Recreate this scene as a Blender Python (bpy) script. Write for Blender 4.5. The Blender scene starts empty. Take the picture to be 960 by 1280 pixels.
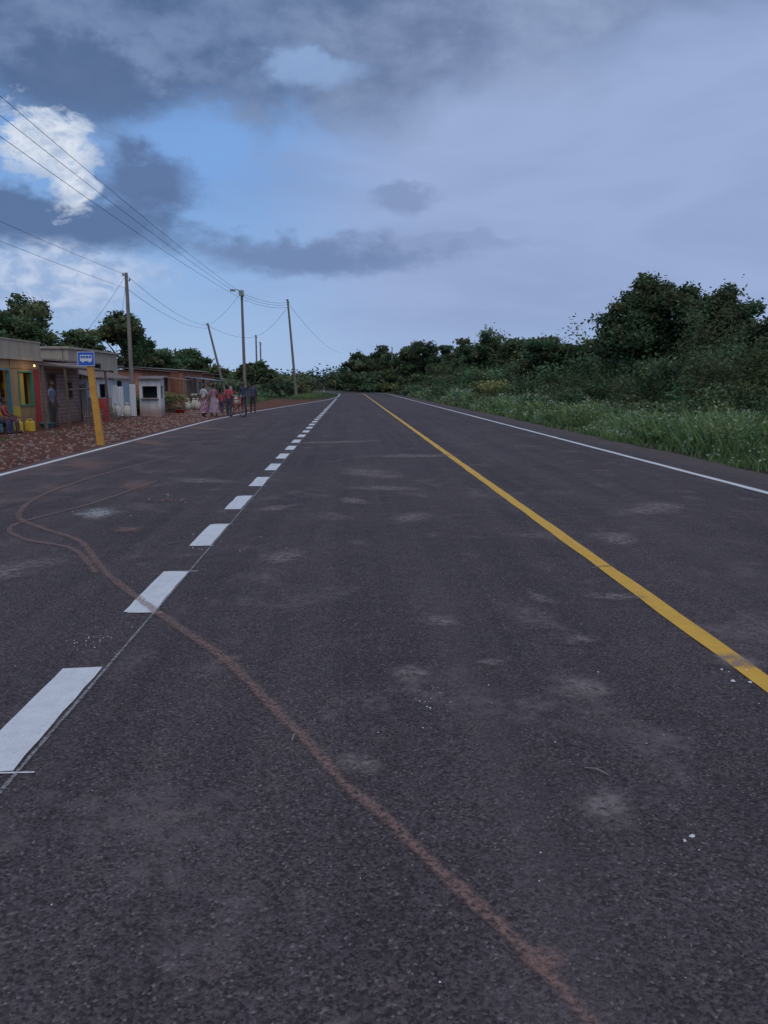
import bpy, math, random
import numpy as np
from mathutils import Vector, Matrix
random.seed(7); rng=np.random.default_rng(11)
sc=bpy.context.scene
COL=sc.collection
R=math.radians

# ---------------------------------------------------------------- materials
def newmat(name):
    m=bpy.data.materials.new(name); m.use_nodes=True
    nt=m.node_tree; b=nt.nodes['Principled BSDF']
    return m,nt,b
def N(nt,t,**k):
    n=nt.nodes.new(t)
    for a,v in k.items(): setattr(n,a,v)
    return n
def L(nt,a,b): nt.links.new(a,b)
def math_(nt,op,a,b=None,c=None,clamp=False):
    n=N(nt,'ShaderNodeMath',operation=op); n.use_clamp=clamp
    for i,v in enumerate((a,b,c)):
        if v is None: continue
        if isinstance(v,(int,float)): n.inputs[i].default_value=v
        else: L(nt,v,n.inputs[i])
    return n.outputs[0]
def mixc(nt,f,a,b,mode='MIX'):
    n=N(nt,'ShaderNodeMix',data_type='RGBA',blend_type=mode)
    if isinstance(f,(int,float)): n.inputs[0].default_value=f
    else: L(nt,f,n.inputs[0])
    for i,v in ((6,a),(7,b)):
        if isinstance(v,tuple): n.inputs[i].default_value=(v[0],v[1],v[2],1)
        else: L(nt,v,n.inputs[i])
    return n.outputs[2]
def mrange(nt,v,a,b,c=0.,d=1.,smooth=True):
    n=N(nt,'ShaderNodeMapRange',interpolation_type='SMOOTHSTEP' if smooth else 'LINEAR')
    L(nt,v,n.inputs[0])
    for i,x in zip((1,2,3,4),(a,b,c,d)): n.inputs[i].default_value=x
    return n.outputs[0]
def noise(nt,vec,scale,detail=4,rough=.55,dist=0.):
    n=N(nt,'ShaderNodeTexNoise'); n.inputs['Scale'].default_value=scale
    n.inputs['Detail'].default_value=detail; n.inputs['Roughness'].default_value=rough
    n.inputs['Distortion'].default_value=dist
    if vec is not None: L(nt,vec,n.inputs['Vector'])
    return n.outputs['Fac']
def objco(nt): return N(nt,'ShaderNodeTexCoord').outputs['Object']
def mapping(nt,vec,scale=(1,1,1),loc=(0,0,0)):
    n=N(nt,'ShaderNodeMapping'); L(nt,vec,n.inputs['Vector'])
    n.inputs['Scale'].default_value=scale; n.inputs['Location'].default_value=loc
    return n.outputs[0]
def bump(nt,b,h,strength=.3,dist=.01):
    n=N(nt,'ShaderNodeBump'); n.inputs['Strength'].default_value=strength
    n.inputs['Distance'].default_value=dist; L(nt,h,n.inputs['Height'])
    L(nt,n.outputs[0],b.inputs['Normal'])

def simple(name,col,rough=.7,var=.25,scale=6,metal=0.,streak=False,bmp=.15,grime=.4):
    m,nt,b=newmat(name); co=objco(nt)
    v=mapping(nt,co,(1,1,.25) if streak else (1,1,1))
    n1=noise(nt,v,scale,6,.65); n2=noise(nt,co,scale*.25,3)
    f=mrange(nt,n1,.3,.7); c1=tuple(x*(1-var) for x in col); c2=tuple(min(1,x*(1+var*.6)) for x in col)
    c=mixc(nt,f,c1,c2)
    f2=mrange(nt,n2,.42,.72,0,grime); c=mixc(nt,f2,c,(col[0]*.5+.05,col[1]*.5+.03,col[2]*.5+.02))
    L(nt,c,b.inputs['Base Color']); b.inputs['Roughness'].default_value=rough; b.inputs['Metallic'].default_value=metal
    if bmp: bump(nt,b,n1,bmp,.02)
    return m

def wall(name,col):
    """rendered wall: patchy, with red soil splashed up the foot of it"""
    m,nt,b=newmat(name); co=objco(nt)
    n1=noise(nt,mapping(nt,co,(1,1,.3)),2.5,6,.65); n2=noise(nt,co,9,5,.7)
    c=mixc(nt,mrange(nt,n1,.3,.7),tuple(x*.68 for x in col),col)
    c=mixc(nt,mrange(nt,n2,.55,.75,0,.5),c,tuple(x*.5+.06 for x in col))
    s=N(nt,'ShaderNodeSeparateXYZ'); L(nt,co,s.inputs[0])
    z=math_(nt,'ADD',s.outputs[2],math_(nt,'MULTIPLY',math_(nt,'SUBTRACT',n2,.5),.7))
    c=mixc(nt,mrange(nt,z,.65,.1,0,.75),c,(.27,.13,.10))
    c=mixc(nt,mrange(nt,z,1.9,2.6,0,.35),c,(.20,.17,.15))
    L(nt,c,b.inputs['Base Color']); b.inputs['Roughness'].default_value=.92
    bump(nt,b,n2,.3,.02); return m

def asphalt():
    m,nt,b=newmat('asphalt'); co=objco(nt)
    big=noise(nt,co,.55,4,.6); med=noise(nt,co,4.5,4,.65)
    st=noise(nt,mapping(nt,co,(3.2,.07,1)),1.,4,.6)
    fine=noise(nt,co,55,3,.7)
    vo=N(nt,'ShaderNodeTexVoronoi'); vo.inputs['Scale'].default_value=115; L(nt,co,vo.inputs['Vector'])
    sep=N(nt,'ShaderNodeSeparateColor'); L(nt,vo.outputs['Color'],sep.inputs[0])
    c=mixc(nt,mrange(nt,big,.3,.7),(.058,.044,.046),(.082,.062,.064))
    c=mixc(nt,mrange(nt,st,.36,.68,0,.6),c,(.104,.080,.080))
    c=mixc(nt,mrange(nt,med,.55,.8,0,.5),c,(.145,.115,.108))
    g=mrange(nt,sep.outputs[0],0,1,.42,1.58,False)
    f2=mrange(nt,fine,.25,.75,.58,1.44,False); gg=math_(nt,'MULTIPLY',g,f2)
    cc=N(nt,'ShaderNodeCombineColor')
    for i in range(3): L(nt,gg,cc.inputs[i])
    c=mixc(nt,1.,c,cc.outputs[0],'MULTIPLY')
    sp=mrange(nt,sep.outputs[1],.955,.99,0,.6)
    c=mixc(nt,sp,c,(.28,.23,.215))
    d1=noise(nt,mapping(nt,co,(1,.8,1),(3.3,1.7,0)),1.25,4,.6,.4)
    d2=noise(nt,co,14,3,.7)
    pf=math_(nt,'MULTIPLY',mrange(nt,d1,.55,.68),mrange(nt,d2,.35,.7,.1,.7))
    c=mixc(nt,pf,c,(.21,.165,.16))
    tw=noise(nt,mapping(nt,co,(1.1,.02,1),(5,0,0)),1.,3,.5)
    c=mixc(nt,mrange(nt,tw,.5,.7,0,.35),c,(.125,.10,.10))
    sx=N(nt,'ShaderNodeSeparateXYZ'); L(nt,co,sx.inputs[0])
    # red soil carried into the lay-by lane
    e=math_(nt,'MULTIPLY',mrange(nt,sx.outputs[0],-1.8,-6.0),mrange(nt,d1,.42,.66,.05,.6))
    e=math_(nt,'MULTIPLY',e,mrange(nt,d2,.3,.65,.25,1.))
    c=mixc(nt,e,c,(.21,.13,.11))
    e=math_(nt,'MULTIPLY',mrange(nt,sx.outputs[0],-5.2,-6.1),mrange(nt,med,.35,.7,.2,.8))
    c=mixc(nt,e,c,(.22,.125,.10))
    e=math_(nt,'MULTIPLY',mrange(nt,sx.outputs[0],5.9,6.9),mrange(nt,med,.3,.7,.3,.8))
    c=mixc(nt,e,c,(.14,.10,.09))
    L(nt,c,b.inputs['Base Color'])
    L(nt,mrange(nt,med,.3,.7,.72,.95),b.inputs['Roughness'])
    b.inputs['Specular IOR Level'].default_value=.32
    h=math_(nt,'ADD',math_(nt,'MULTIPLY',vo.outputs['Distance'],-.9),fine)
    bump(nt,b,h,.8,.006)
    return m

def paint(name,col,wear=.5):
    m,nt,b=newmat(name); co=objco(nt)
    n1=noise(nt,co,9,5,.7); n2=noise(nt,co,90,3,.7); n3=noise(nt,mapping(nt,co,(14,.8,1)),1,4)
    c=mixc(nt,mrange(nt,n1,.35,.75,0,.5),col,tuple(x*.68 for x in col))
    c=mixc(nt,mrange(nt,n3,.5,.75,0,.35),c,tuple(x*.6 for x in col))
    w=mrange(nt,n2,.58,.70,0,wear)
    c=mixc(nt,w,c,(.10,.085,.085))
    L(nt,c,b.inputs['Base Color']); b.inputs['Roughness'].default_value=.65
    bump(nt,b,n2,.5,.004); return m

def ground():
    m,nt,b=newmat('ground_soil'); co=objco(nt)
    sx=N(nt,'ShaderNodeSeparateXYZ'); L(nt,co,sx.inputs[0]); X=sx.outputs[0]; Y=sx.outputs[1]
    n1=noise(nt,co,.35,5,.6); n2=noise(nt,co,3.5,5,.7,.3); n3=noise(nt,co,24,4,.75)
    dirt=mixc(nt,mrange(nt,n1,.3,.7),(.22,.095,.070),(.34,.155,.115))
    dirt=mixc(nt,mrange(nt,n2,.42,.66,0,.8),dirt,(.14,.068,.055))
    dirt=mixc(nt,mrange(nt,n3,.55,.72,0,.65),dirt,(.38,.24,.20))
    dirt=mixc(nt,mrange(nt,n3,.45,.3,0,.6),dirt,(.11,.055,.045))
    grass=mixc(nt,mrange(nt,n2,.3,.7),(.04,.06,.025),(.085,.12,.05))
    r=mrange(nt,math_(nt,'ADD',X,math_(nt,'MULTIPLY',n2,1.5)),7.0,8.0)
    l=mrange(nt,math_(nt,'ADD',X,math_(nt,'MULTIPLY',n1,6)),-16,-22)
    far=mrange(nt,math_(nt,'ADD',Y,math_(nt,'MULTIPLY',n1,40)),85,110)
    pt=mrange(nt,n1,.62,.74,0,.6)
    g=math_(nt,'MAXIMUM',math_(nt,'MAXIMUM',r,l),math_(nt,'MAXIMUM',far,pt))
    c=mixc(nt,g,dirt,grass)
    c=mixc(nt,math_(nt,'MULTIPLY',mrange(nt,X,5,6),mrange(nt,X,9,7.5,0,.6)),c,(.12,.085,.07))
    L(nt,c,b.inputs['Base Color']); b.inputs['Roughness'].default_value=.97
    b.inputs['Specular IOR Level'].default_value=.1
    bump(nt,b,math_(nt,'ADD',n2,n3),1.,.12); return m

def stain(name,col,strength=.8,sc_=30,lo=.35,hi=.65):
    """thin deposit of dust/powder, opacity falls off to the sheet's edge (uv)"""
    m,nt,b=newmat(name); co=objco(nt)
    uv=N(nt,'ShaderNodeTexCoord').outputs['UV']
    s=N(nt,'ShaderNodeSeparateXYZ'); L(nt,uv,s.inputs[0])
    wob=noise(nt,co,sc_*.3,4,.65)
    fall=math_(nt,'SUBTRACT',1.,math_(nt,'ABSOLUTE',s.outputs[0]))
    fall=math_(nt,'MULTIPLY',fall,math_(nt,'SUBTRACT',1.,math_(nt,'ABSOLUTE',s.outputs[1])))
    fall=math_(nt,'ADD',fall,math_(nt,'MULTIPLY',math_(nt,'SUBTRACT',wob,.5),1.1))
    a=mrange(nt,fall,.12,.75)
    edge=math_(nt,'MULTIPLY',mrange(nt,math_(nt,'ABSOLUTE',s.outputs[0]),1.,.8),mrange(nt,math_(nt,'ABSOLUTE',s.outputs[1]),1.,.8))
    a=math_(nt,'MULTIPLY',a,edge)
    a=math_(nt,'MULTIPLY',a,mrange(nt,noise(nt,co,sc_*2.2,5,.75),lo,hi,.05,strength))
    tr=N(nt,'ShaderNodeBsdfTransparent'); mx=N(nt,'ShaderNodeMixShader')
    L(nt,a,mx.inputs[0]); L(nt,tr.outputs[0],mx.inputs[1]); L(nt,b.outputs[0],mx.inputs[2])
    L(nt,mx.outputs[0],nt.nodes['Material Output'].inputs[0])
    b.inputs['Base Color'].default_value=(*col,1); b.inputs['Roughness'].default_value=.95
    return m

def leafmat(name):
    m,nt,b=newmat(name)
    a=N(nt,'ShaderNodeAttribute',attribute_name='Col')
    L(nt,a.outputs['Color'],b.inputs['Base Color']); b.inputs['Roughness'].default_value=.6
    b.inputs['Specular IOR Level'].default_value=.3
    t=N(nt,'ShaderNodeBsdfTranslucent'); L(nt,a.outputs['Color'],t.inputs[0])
    mx=N(nt,'ShaderNodeMixShader'); mx.inputs[0].default_value=.3
    L(nt,b.outputs[0],mx.inputs[1]); L(nt,t.outputs[0],mx.inputs[2])
    L(nt,mx.outputs[0],nt.nodes['Material Output'].inputs[0]); return m

def brick(name,c1,c2,mortar):
    m,nt,b=newmat(name); co=objco(nt)
    s=N(nt,'ShaderNodeSeparateXYZ'); L(nt,co,s.inputs[0])
    cb=N(nt,'ShaderNodeCombineXYZ'); L(nt,math_(nt,'ADD',s.outputs[0],s.outputs[1]),cb.inputs[0]); L(nt,s.outputs[2],cb.inputs[1])
    br=N(nt,'ShaderNodeTexBrick'); L(nt,cb.outputs[0],br.inputs['Vector'])
    br.inputs['Scale'].default_value=1; br.inputs['Brick Width'].default_value=.30; br.inputs['Row Height'].default_value=.14
    br.inputs['Mortar Size'].default_value=.018
    br.inputs['Color1'].default_value=(*c1,1); br.inputs['Color2'].default_value=(*c2,1); br.inputs['Mortar'].default_value=(*mortar,1)
    n=noise(nt,co,2.5,5,.6)
    c=mixc(nt,mrange(nt,n,.4,.75,0,.6),br.outputs['Color'],tuple(x*.5 for x in c1))
    L(nt,c,b.inputs['Base Color']); b.inputs['Roughness'].default_value=.9
    bump(nt,b,math_(nt,'SUBTRACT',1.,br.outputs['Fac']),.6,.02); return m

def corrugated(name,col,rust=.5):
    m,nt,b=newmat(name); co=objco(nt)
    s=N(nt,'ShaderNodeSeparateXYZ'); L(nt,co,s.inputs[0])
    w=math_(nt,'SINE',math_(nt,'MULTIPLY',math_(nt,'ADD',s.outputs[0],s.outputs[1]),70.))
    n=noise(nt,mapping(nt,co,(1,1,.4)),2.2,7,.7)
    c=mixc(nt,mrange(nt,n,.45,.65,0,rust),col,(.20,.085,.05))
    L(nt,c,b.inputs['Base Color']); b.inputs['Roughness'].default_value=.5
    bump(nt,b,w,.8,.02); return m

M={}
M['asphalt']=asphalt(); M['ground']=ground()
M['white']=paint('white_road_paint',(.80,.80,.80),.6); M['yellow']=paint('yellow_road_paint',(.82,.45,.04),.65)
M['leaf']=leafmat('foliage')
M['bark']=simple('bark',(.12,.09,.07),.9,.4,12,bmp=.5)
M['wood']=simple('grey_weathered_wood',(.24,.21,.185),.85,.35,10,streak=True)
M['woodd']=simple('dark_timber',(.17,.125,.095),.85,.35,10,streak=True)
M['steel']=simple('galvanised_steel',(.30,.31,.32),.5,.15,4,metal=.3)
M['wire']=simple('cable',(.03,.03,.035),.6,.1,4,bmp=0)
M['ypost']=simple('yellow_post_paint',(.70,.34,.055),.5,.22,5,grime=.5)
M['blue']=simple('blue_sign_paint',(.03,.13,.55),.45,.1,5)
M['swhite']=simple('sign_white',(.8,.8,.8),.5,.08,5,bmp=0)
M['cream']=wall('cream_render',(.62,.53,.39))
M['ochre']=wall('ochre_lamp_glow_render',(.56,.34,.16))  # ochre shop wall, with the bulb's warm glow painted into its colour
M['whitewall']=wall('whitewash',(.74,.74,.72))
M['grey']=wall('grey_block',(.40,.39,.38))
M['redp']=simple('red_paint',(.50,.05,.045),.6,.2,5)
M['green']=simple('green_paint',(.08,.30,.17),.6,.25,5)
M['teal']=simple('teal_paint',(.09,.28,.31),.6,.25,5)
M['dark']=simple('dark_interior',(.03,.027,.027),.9,.2,5)
M['pinkp']=simple('pink_plastic',(.62,.25,.33),.5,.15,5)
M['sack']=simple('woven_sack',(.62,.58,.50),.9,.2,14)
M['brickb']=brick('brown_brick',(.34,.20,.16),(.26,.15,.12),(.40,.34,.30))
M['bricko']=brick('orange_brick',(.58,.23,.13),(.46,.18,.11),(.44,.30,.24))
M['rust']=corrugated('rusty_sheet',(.30,.23,.20),.8)
M['wsheet']=corrugated('white_sheet',(.76,.79,.82),.12)
M['bsheet']=corrugated('blue_sheet',(.24,.36,.48),.2)
M['rock']=simple('rubble',(.32,.18,.14),.95,.4,5,bmp=.6)
M['jerry']=simple('yellow_plastic',(.72,.50,.05),.4,.15,5,bmp=0)
M['rubber']=simple('rubber',(.02,.02,.02),.8,.1,5,bmp=0)
M['skin']=simple('skin_dark',(.11,.060,.042),.55,.1,8,bmp=0)
M['hair']=simple('hair_black',(.012,.010,.010),.8,.1,30,bmp=0)
M['dirt']=stain('red_dust_mark',(.34,.20,.165),.72,24,.36,.62)
M['powder']=stain('pale_powder',(.62,.58,.56),.75,10)
M['dust']=stain('dust_patch',(.31,.25,.235),.72,9,.34,.62)
M['chalk']=stain('thin_setting_out_line',(.50,.48,.47),.75,40,.4,.6)
def cloth(name,col,pattern=None):
    m,nt,b=newmat(name); co=objco(nt)
    c=mixc(nt,mrange(nt,noise(nt,co,9,4),.35,.7),tuple(x*.7 for x in col),col)
    if pattern:
        vo=N(nt,'ShaderNodeTexVoronoi'); vo.inputs['Scale'].default_value=11; L(nt,co,vo.inputs['Vector'])
        c=mixc(nt,mrange(nt,vo.outputs['Distance'],.35,.42),pattern,c)
    L(nt,c,b.inputs['Base Color']); b.inputs['Roughness'].default_value=.9
    bump(nt,b,noise(nt,co,14,3),.4,.03); return m

mb_,nt_,b_=newmat('lit_bulb'); b_.inputs['Emission Color'].default_value=(1,.55,.18,1); b_.inputs['Emission Strength'].default_value=3
M['bulb']=mb_

# ---------------------------------------------------------------- mesh builder
class MB:
    def __init__(s): s.v=[];s.f=[];s.m=[];s.uv=None
    def add(s,v,f,m=0):
        o=len(s.v); s.v+= [tuple(a) for a in v]; s.f+=[tuple(i+o for i in q) for q in f]; s.m+=[m]*len(f)
    def box(s,x0,x1,y0,y1,z0,z1,m=0,rot=0,piv=None):
        v=[(x,y,z) for z in(z0,z1) for x,y in((x0,y0),(x1,y0),(x1,y1),(x0,y1))]
        if rot:
            px,py=piv or((x0+x1)/2,(y0+y1)/2); c,sn=math.cos(rot),math.sin(rot)
            v=[(px+(x-px)*c-(y-py)*sn,py+(x-px)*sn+(y-py)*c,z) for x,y,z in v]
        s.add(v,[(0,3,2,1),(4,5,6,7),(0,1,5,4),(1,2,6,5),(2,3,7,6),(3,0,4,7)],m)
    def tube(s,pts,rad,n=8,m=0,cap=True):
        pts=[Vector(p) for p in pts]; 
        if not hasattr(rad,'__len__'): rad=[rad]*len(pts)
        V=[];F=[]
        up=Vector((0,0,1)); 
        for i,p in enumerate(pts):
            d=(pts[min(i+1,len(pts)-1)]-pts[max(i-1,0)]).normalized()
            a=d.cross(up); 
            if a.length<.05: a=d.cross(Vector((0,1,0)))
            a.normalize(); b=d.cross(a).normalized()
            for k in range(n):
                t=2*math.pi*k/n; V.append(p+(a*math.cos(t)+b*math.sin(t))*rad[i])
        for i in range(len(pts)-1):
            for k in range(n):
                F.append((i*n+k,i*n+(k+1)%n,(i+1)*n+(k+1)%n,(i+1)*n+k))
        if cap: F.append(tuple(range(n))[::-1]); F.append(tuple((len(pts)-1)*n+k for k in range(n)))
        s.add(V,F,m)
    def ell(s,c,r,m=0,nu=12,nv=8,fn=None):
        V=[];F=[]
        for j in range(nv+1):
            ph=math.pi*j/nv
            for i in range(nu):
                th=2*math.pi*i/nu
                p=Vector((math.sin(ph)*math.cos(th),math.sin(ph)*math.sin(th),math.cos(ph)))
                q=fn(p) if fn else p
                V.append((c[0]+q[0]*r[0],c[1]+q[1]*r[1],c[2]+q[2]*r[2]))
        for j in range(nv):
            for i in range(nu):
                F.append((j*nu+i,(j+1)*nu+i,(j+1)*nu+(i+1)%nu,j*nu+(i+1)%nu))
        s.add(V,F,m)
    def build(s,name,mats,parent=None,smooth=False,bevel=0):
        me=bpy.data.meshes.new(name); me.from_pydata(s.v,[],s.f)
        for k in mats: me.materials.append(M[k] if isinstance(k,str) else k)
        me.polygons.foreach_set('material_index',s.m)
        if smooth: me.polygons.foreach_set('use_smooth',[True]*len(s.f))
        me.validate(); me.update()
        o=bpy.data.objects.new(name,me); COL.objects.link(o)
        if parent: o.parent=parent
        if bevel:
            md=o.modifiers.new('b','BEVEL'); md.width=bevel; md.segments=2; md.limit_method='ANGLE'
        return o
def empty(name,loc=(0,0,0),rot=0,scale=1):
    e=bpy.data.objects.new(name,None); e.location=loc; e.rotation_euler=(0,0,rot); e.scale=(scale,)*3
    e.empty_display_size=.3; COL.objects.link(e); return e

# ---------------------------------------------------------------- ground & road
g=MB(); S=3000
g.add([(-S,-S,0),(S,-S,0),(S,S,0),(-S,S,0)],[(0,1,2,3)]); g.build('ground',['ground'])
Y0,RC=112.,130.
def path(s,off):
    if s<=Y0: return (off,s)
    a=min((s-Y0)/RC,1.15); 
    x=-RC+ (RC+off)*math.cos(a); y=Y0+(RC+off)*math.sin(a)
    e=(s-Y0)-a*RC
    if e>0: x-=math.sin(a)*e; y+=math.cos(a)*e
    return (x,y)
def lerp(pts,s):
    if s<=pts[0][0]: return pts[0][1]
    for (a,b),(c,d) in zip(pts,pts[1:]):
        if s<=c: return b+(d-b)*(s-a)/(c-a)
    return pts[-1][1]
bay=[(-60,-5.8),(33,-5.82),(43,-5.25),(63,-3.3),(76,-2.1),(90,-1.45)]
def edgeL(s): return lerp(bay,s)
svals=list(np.arange(-60,0,3.))+list(np.arange(0,33,.4))+list(np.arange(33,400,2.5))
def strip(name,fl,fr,z,mat,s0=-60,s1=400,uv=False):
    sv=[s0]+[s for s in svals if s0<s<s1]+[s1]
    b=MB(); V=[]
    for s in sv:
        for f in(fl,fr):
            o=f(s) if callable(f) else f
            x,y=path(s,o); V.append((x,y,z))
    F=[(2*i,2*i+1,2*i+3,2*i+2) for i in range(len(sv)-1)]
    b.add(V,F); return b.build(name,[mat])
strip('asphalt_road',lambda s:edgeL(s)-.26-.04*math.sin(s*1.7)-.05*math.sin(s*4.1)*math.sin(s*.6),lambda s:7.05+.07*math.sin(s*.9)+.05*math.sin(s*2.7),.006,'asphalt')
wob=lambda s:.004*math.sin(s*2.3)+.004*math.sin(s*5.1)
strip('edge_line_marking',lambda s:5.72+wob(s),lambda s:5.85+wob(s+3),.0105,'white')
strip('edge_line_marking',lambda s:edgeL(s)-.06+wob(s),lambda s:edgeL(s)+.06+wob(s+2),.0105,'white')
strip('centre_line_marking',lambda s:2.03+wob(s),lambda s:2.16+wob(s+1),.0105,'yellow')
d=MB(); y=2.85-2.13*3
while y<84:
    w=.10; x=-1.42
    j=random.uniform(-.012,.012); sk=random.uniform(-.02,.02)
    if edgeL(y)<-1.9:
        n=8; V=[]
        for i in range(n+1):
            yy=y+1.12*i/n
            V.append((x-w+j+random.uniform(-.005,.005),yy+(-sk if i in(0,n) else 0),.0105)); V.append((x+w+j+random.uniform(-.005,.005),yy+(sk if i in(0,n) else 0),.0105))
        d.add(V,[(2*i,2*i+1,2*i+3,2*i+2) for i in range(n)])
        for yy in (y-.014,y+1.122):
            if random.random()<.8:
                x1=x+w+random.uniform(.02,.09); x0=x+w-.16
                d.add([(x0,yy,.0108),(x1,yy,.0108),(x1,yy+.012,.0108),(x0,yy+.012,.0108)],[(0,1,2,3)])
    y+=2.13
d.build('lane_line_marking',['white'])

def stainstrip(name,pts,w,mat,z=.015):
    b=MB(); V=[];uvs=[]
    P=[]
    for i in range(len(pts)-1):
        p0=Vector(pts[max(i-1,0)]);p1=Vector(pts[i]);p2=Vector(pts[i+1]);p3=Vector(pts[min(i+2,len(pts)-1)])
        for t in np.linspace(0,1,7)[:-1]:
            P.append(.5*((2*p1)+(p2-p0)*t+(2*p0-5*p1+4*p2-p3)*t*t+(3*p1-p0-3*p2+p3)*t**3))
    P.append(Vector(pts[-1]))
    for i,p in enumerate(P):
        dd=(P[min(i+1,len(P)-1)]-P[max(i-1,0)]).normalized(); nn=Vector((-dd.y,dd.x))
        e=1 if i in(0,len(P)-1) else 0
        ww=w(i/(len(P)-1)) if callable(w) else w
        for sgn in(-1,0,1):
            q=p+nn*ww*sgn*.5; V.append((q.x,q.y,z)); uvs.append((sgn,e))
    F=[]
    for i in range(len(P)-1):
        for k in (0,1):
            F.append((3*i+k,3*i+k+1,3*i+3+k+1,3*i+3+k))
    b.add(V,F); o=b.build(name,[mat]); uvl=o.data.uv_layers.new(name='UVMap')
    for l in o.data.loops: uvl.data[l.index].uv=uvs[l.vertex_index]
    return o
trk=[(-3.6,16.5),(-4.1,13.4),(-4.2,10.7),(-3.82,8.9),(-3.2,8.03),(-2.6,7.35),(-1.99,6.13),(-1.43,5.2),(-.98,4.5),(-.66,4.0),(-.38,3.43),(-.18,3.03),(-.03,2.69),(.11,2.47),(.25,2.19),(.4,1.92),(.5,1.71),(.57,1.55),(.75,1.2)]
stainstrip('dirt_tyre_track',trk,lambda t:.12-.055*t,'dirt')
stainstrip('dirt_tyre_track',[(-3.0,12.2),(-3.25,9.8),(-3.6,8.3),(-3.2,7.5),(-2.55,7.0),(-2.0,6.0)],.09,'dirt',.0165)
stainstrip('setting_out_line',[(-1.30,y) for y in np.arange(1.0,60,3.)],.026,'chalk',.018)
def patch(name,x,y,rx,ry,mat,rot=0,z=.013):
    n=6; V=[];uv=[]
    for i in range(-n,n+1):
        for j in range(-n,n+1):
            u,v=i/n,j/n; px,py=u*rx,v*ry
            V.append((x+px*math.cos(rot)-py*math.sin(rot),y+px*math.sin(rot)+py*math.cos(rot),z)); uv.append((u,v))
    q=2*n+1
    F=[(i*q+j,(i+1)*q+j,(i+1)*q+j+1,i*q+j+1) for i in range(q-1) for j in range(q-1)]
    b=MB(); b.add(V,F); o=b.build(name,[mat]); uvl=o.data.uv_layers.new(name='UVMap')
    for l in o.data.loops: uvl.data[l.index].uv=uv[l.vertex_index]
patch('powder_spill',-2.95,9.0,.38,.62,'powder',.3,.0145)
patch('powder_spill',-3.9,6.6,.9,1.2,'dust',.2,.0145)
patch('powder_spill',-2.9,6.1,.5,.9,'dust',-.5,.0149)
for i,(x,y,rx,ry) in enumerate([(.30,3.8,.17,.24),(1.32,5.2,.14,.28),(.02,2.85,.10,.14),(1.15,3.6,.24,.24),(.55,4.7,.2,.2),(1.85,5.2,.14,.3),(1.35,4.3,.14,.2),(-.1,1.55,.06,.2),(-.9,9.3,.25,.55),(.7,8.5,.35,.6),(2.6,7.2,.3,.5),(-.6,6.6,.3,.4),(.3,13,.7,1.3),(2.1,3.9,.2,.2),(-2.3,12,.5,1),(.5,11,.45,.9),(1.3,16,.6,1.7),(-.4,20,.6,2.2),(3.6,9,.5,1),(-2.6,4.6,.3,.4),(.9,2.5,.15,.2),(.75,3.95,.12,.1),(.05,9.8,.3,.5)]):
    patch('dust_patch',x,y,rx,ry,'dust',.3*i,.0125+.0001*i)
patch('red_soil_smear',.50,1.77,.09,.06,'dirt',.3,.0195)
patch('red_soil_smear',-.68,4.05,.13,.09,'dirt',.3,.0195)
for i,(x,y,rx,ry) in enumerate([(-4.6,9.5,.5,.8),(-3.2,11.5,.35,.9),(-4.9,14.5,.6,1.8),(-5.2,20,.5,2.2),(-2.3,7.9,.22,.25),(-4.6,26,.6,2.5),(-5.4,11,.35,.9)]):
    patch('red_soil_smear',x,y,rx,ry,'dirt',.2*i,.0197+.0002*i)
b=MB()
def crumb(x,y,r,m=0,z=.008):
    a=random.random()*3; ph=[random.uniform(.5,1.2) for _ in range(6)]
    V=[(x+r*ph[i]*math.cos(a+i*1.047),y+r*ph[i]*math.sin(a+i*1.047)*1.2,z) for i in range(6)]+[(x+r*.1,y,z+r*.7)]
    b.add(V,[(i,(i+1)%6,6) for i in range(6)],m)
for (cx,cy,n,sp,r,m_) in [(.34,3.45,14,.09,.0045,0),(1.30,2.05,6,.035,.010,0),(1.13,2.27,2,.02,.009,0),(1.97,3.75,5,.06,.010,0),(.6,3.15,6,.25,.004,0),(2.15,2.8,6,.4,.006,0),(-1.5,4.5,30,.1,.004,0),(-1.35,2.4,10,.1,.005,0),(-1.2,7,14,.3,.006,0),(-3.0,9.2,12,.3,.006,0),(.1,2.2,10,.6,.003,0),(-2.35,10.1,16,.13,.022,1)]:
    for _ in range(n): crumb(random.gauss(cx,sp),random.gauss(cy,sp*1.3),r*random.uniform(.5,1.3),m_)
for _ in range(420):
    yy=random.uniform(1.5,12); crumb(random.uniform(-3,4),yy,random.uniform(.0015,.004),random.choice([0,1,1]))
b.build('paint_crumbs',['swhite','rock'])
b=MB()
for _ in range(2600):
    yy=random.uniform(6,50); crumb(-6.15-abs(random.gauss(0,2.2)),yy,random.uniform(.012,.045)*(1+yy/60),random.choice([0,0,1]),0.)
b.build('loose_stones',['rock','wood'])
b=MB()
for (x,y,a,l) in [(2.07,6.1,.3,.10),(.95,2.75,-.7,.05),(-1.7,7.2,1.2,.1),(-.25,3.1,1.4,.04)]:
    dx,dy=math.cos(a)*l,math.sin(a)*l
    b.tube([(x-dx,y-dy,.012),(x,y,.022),(x+dx,y+dy,.012)],[.003,.004,.002],6,0)
b.build('twigs',['wood'])

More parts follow.
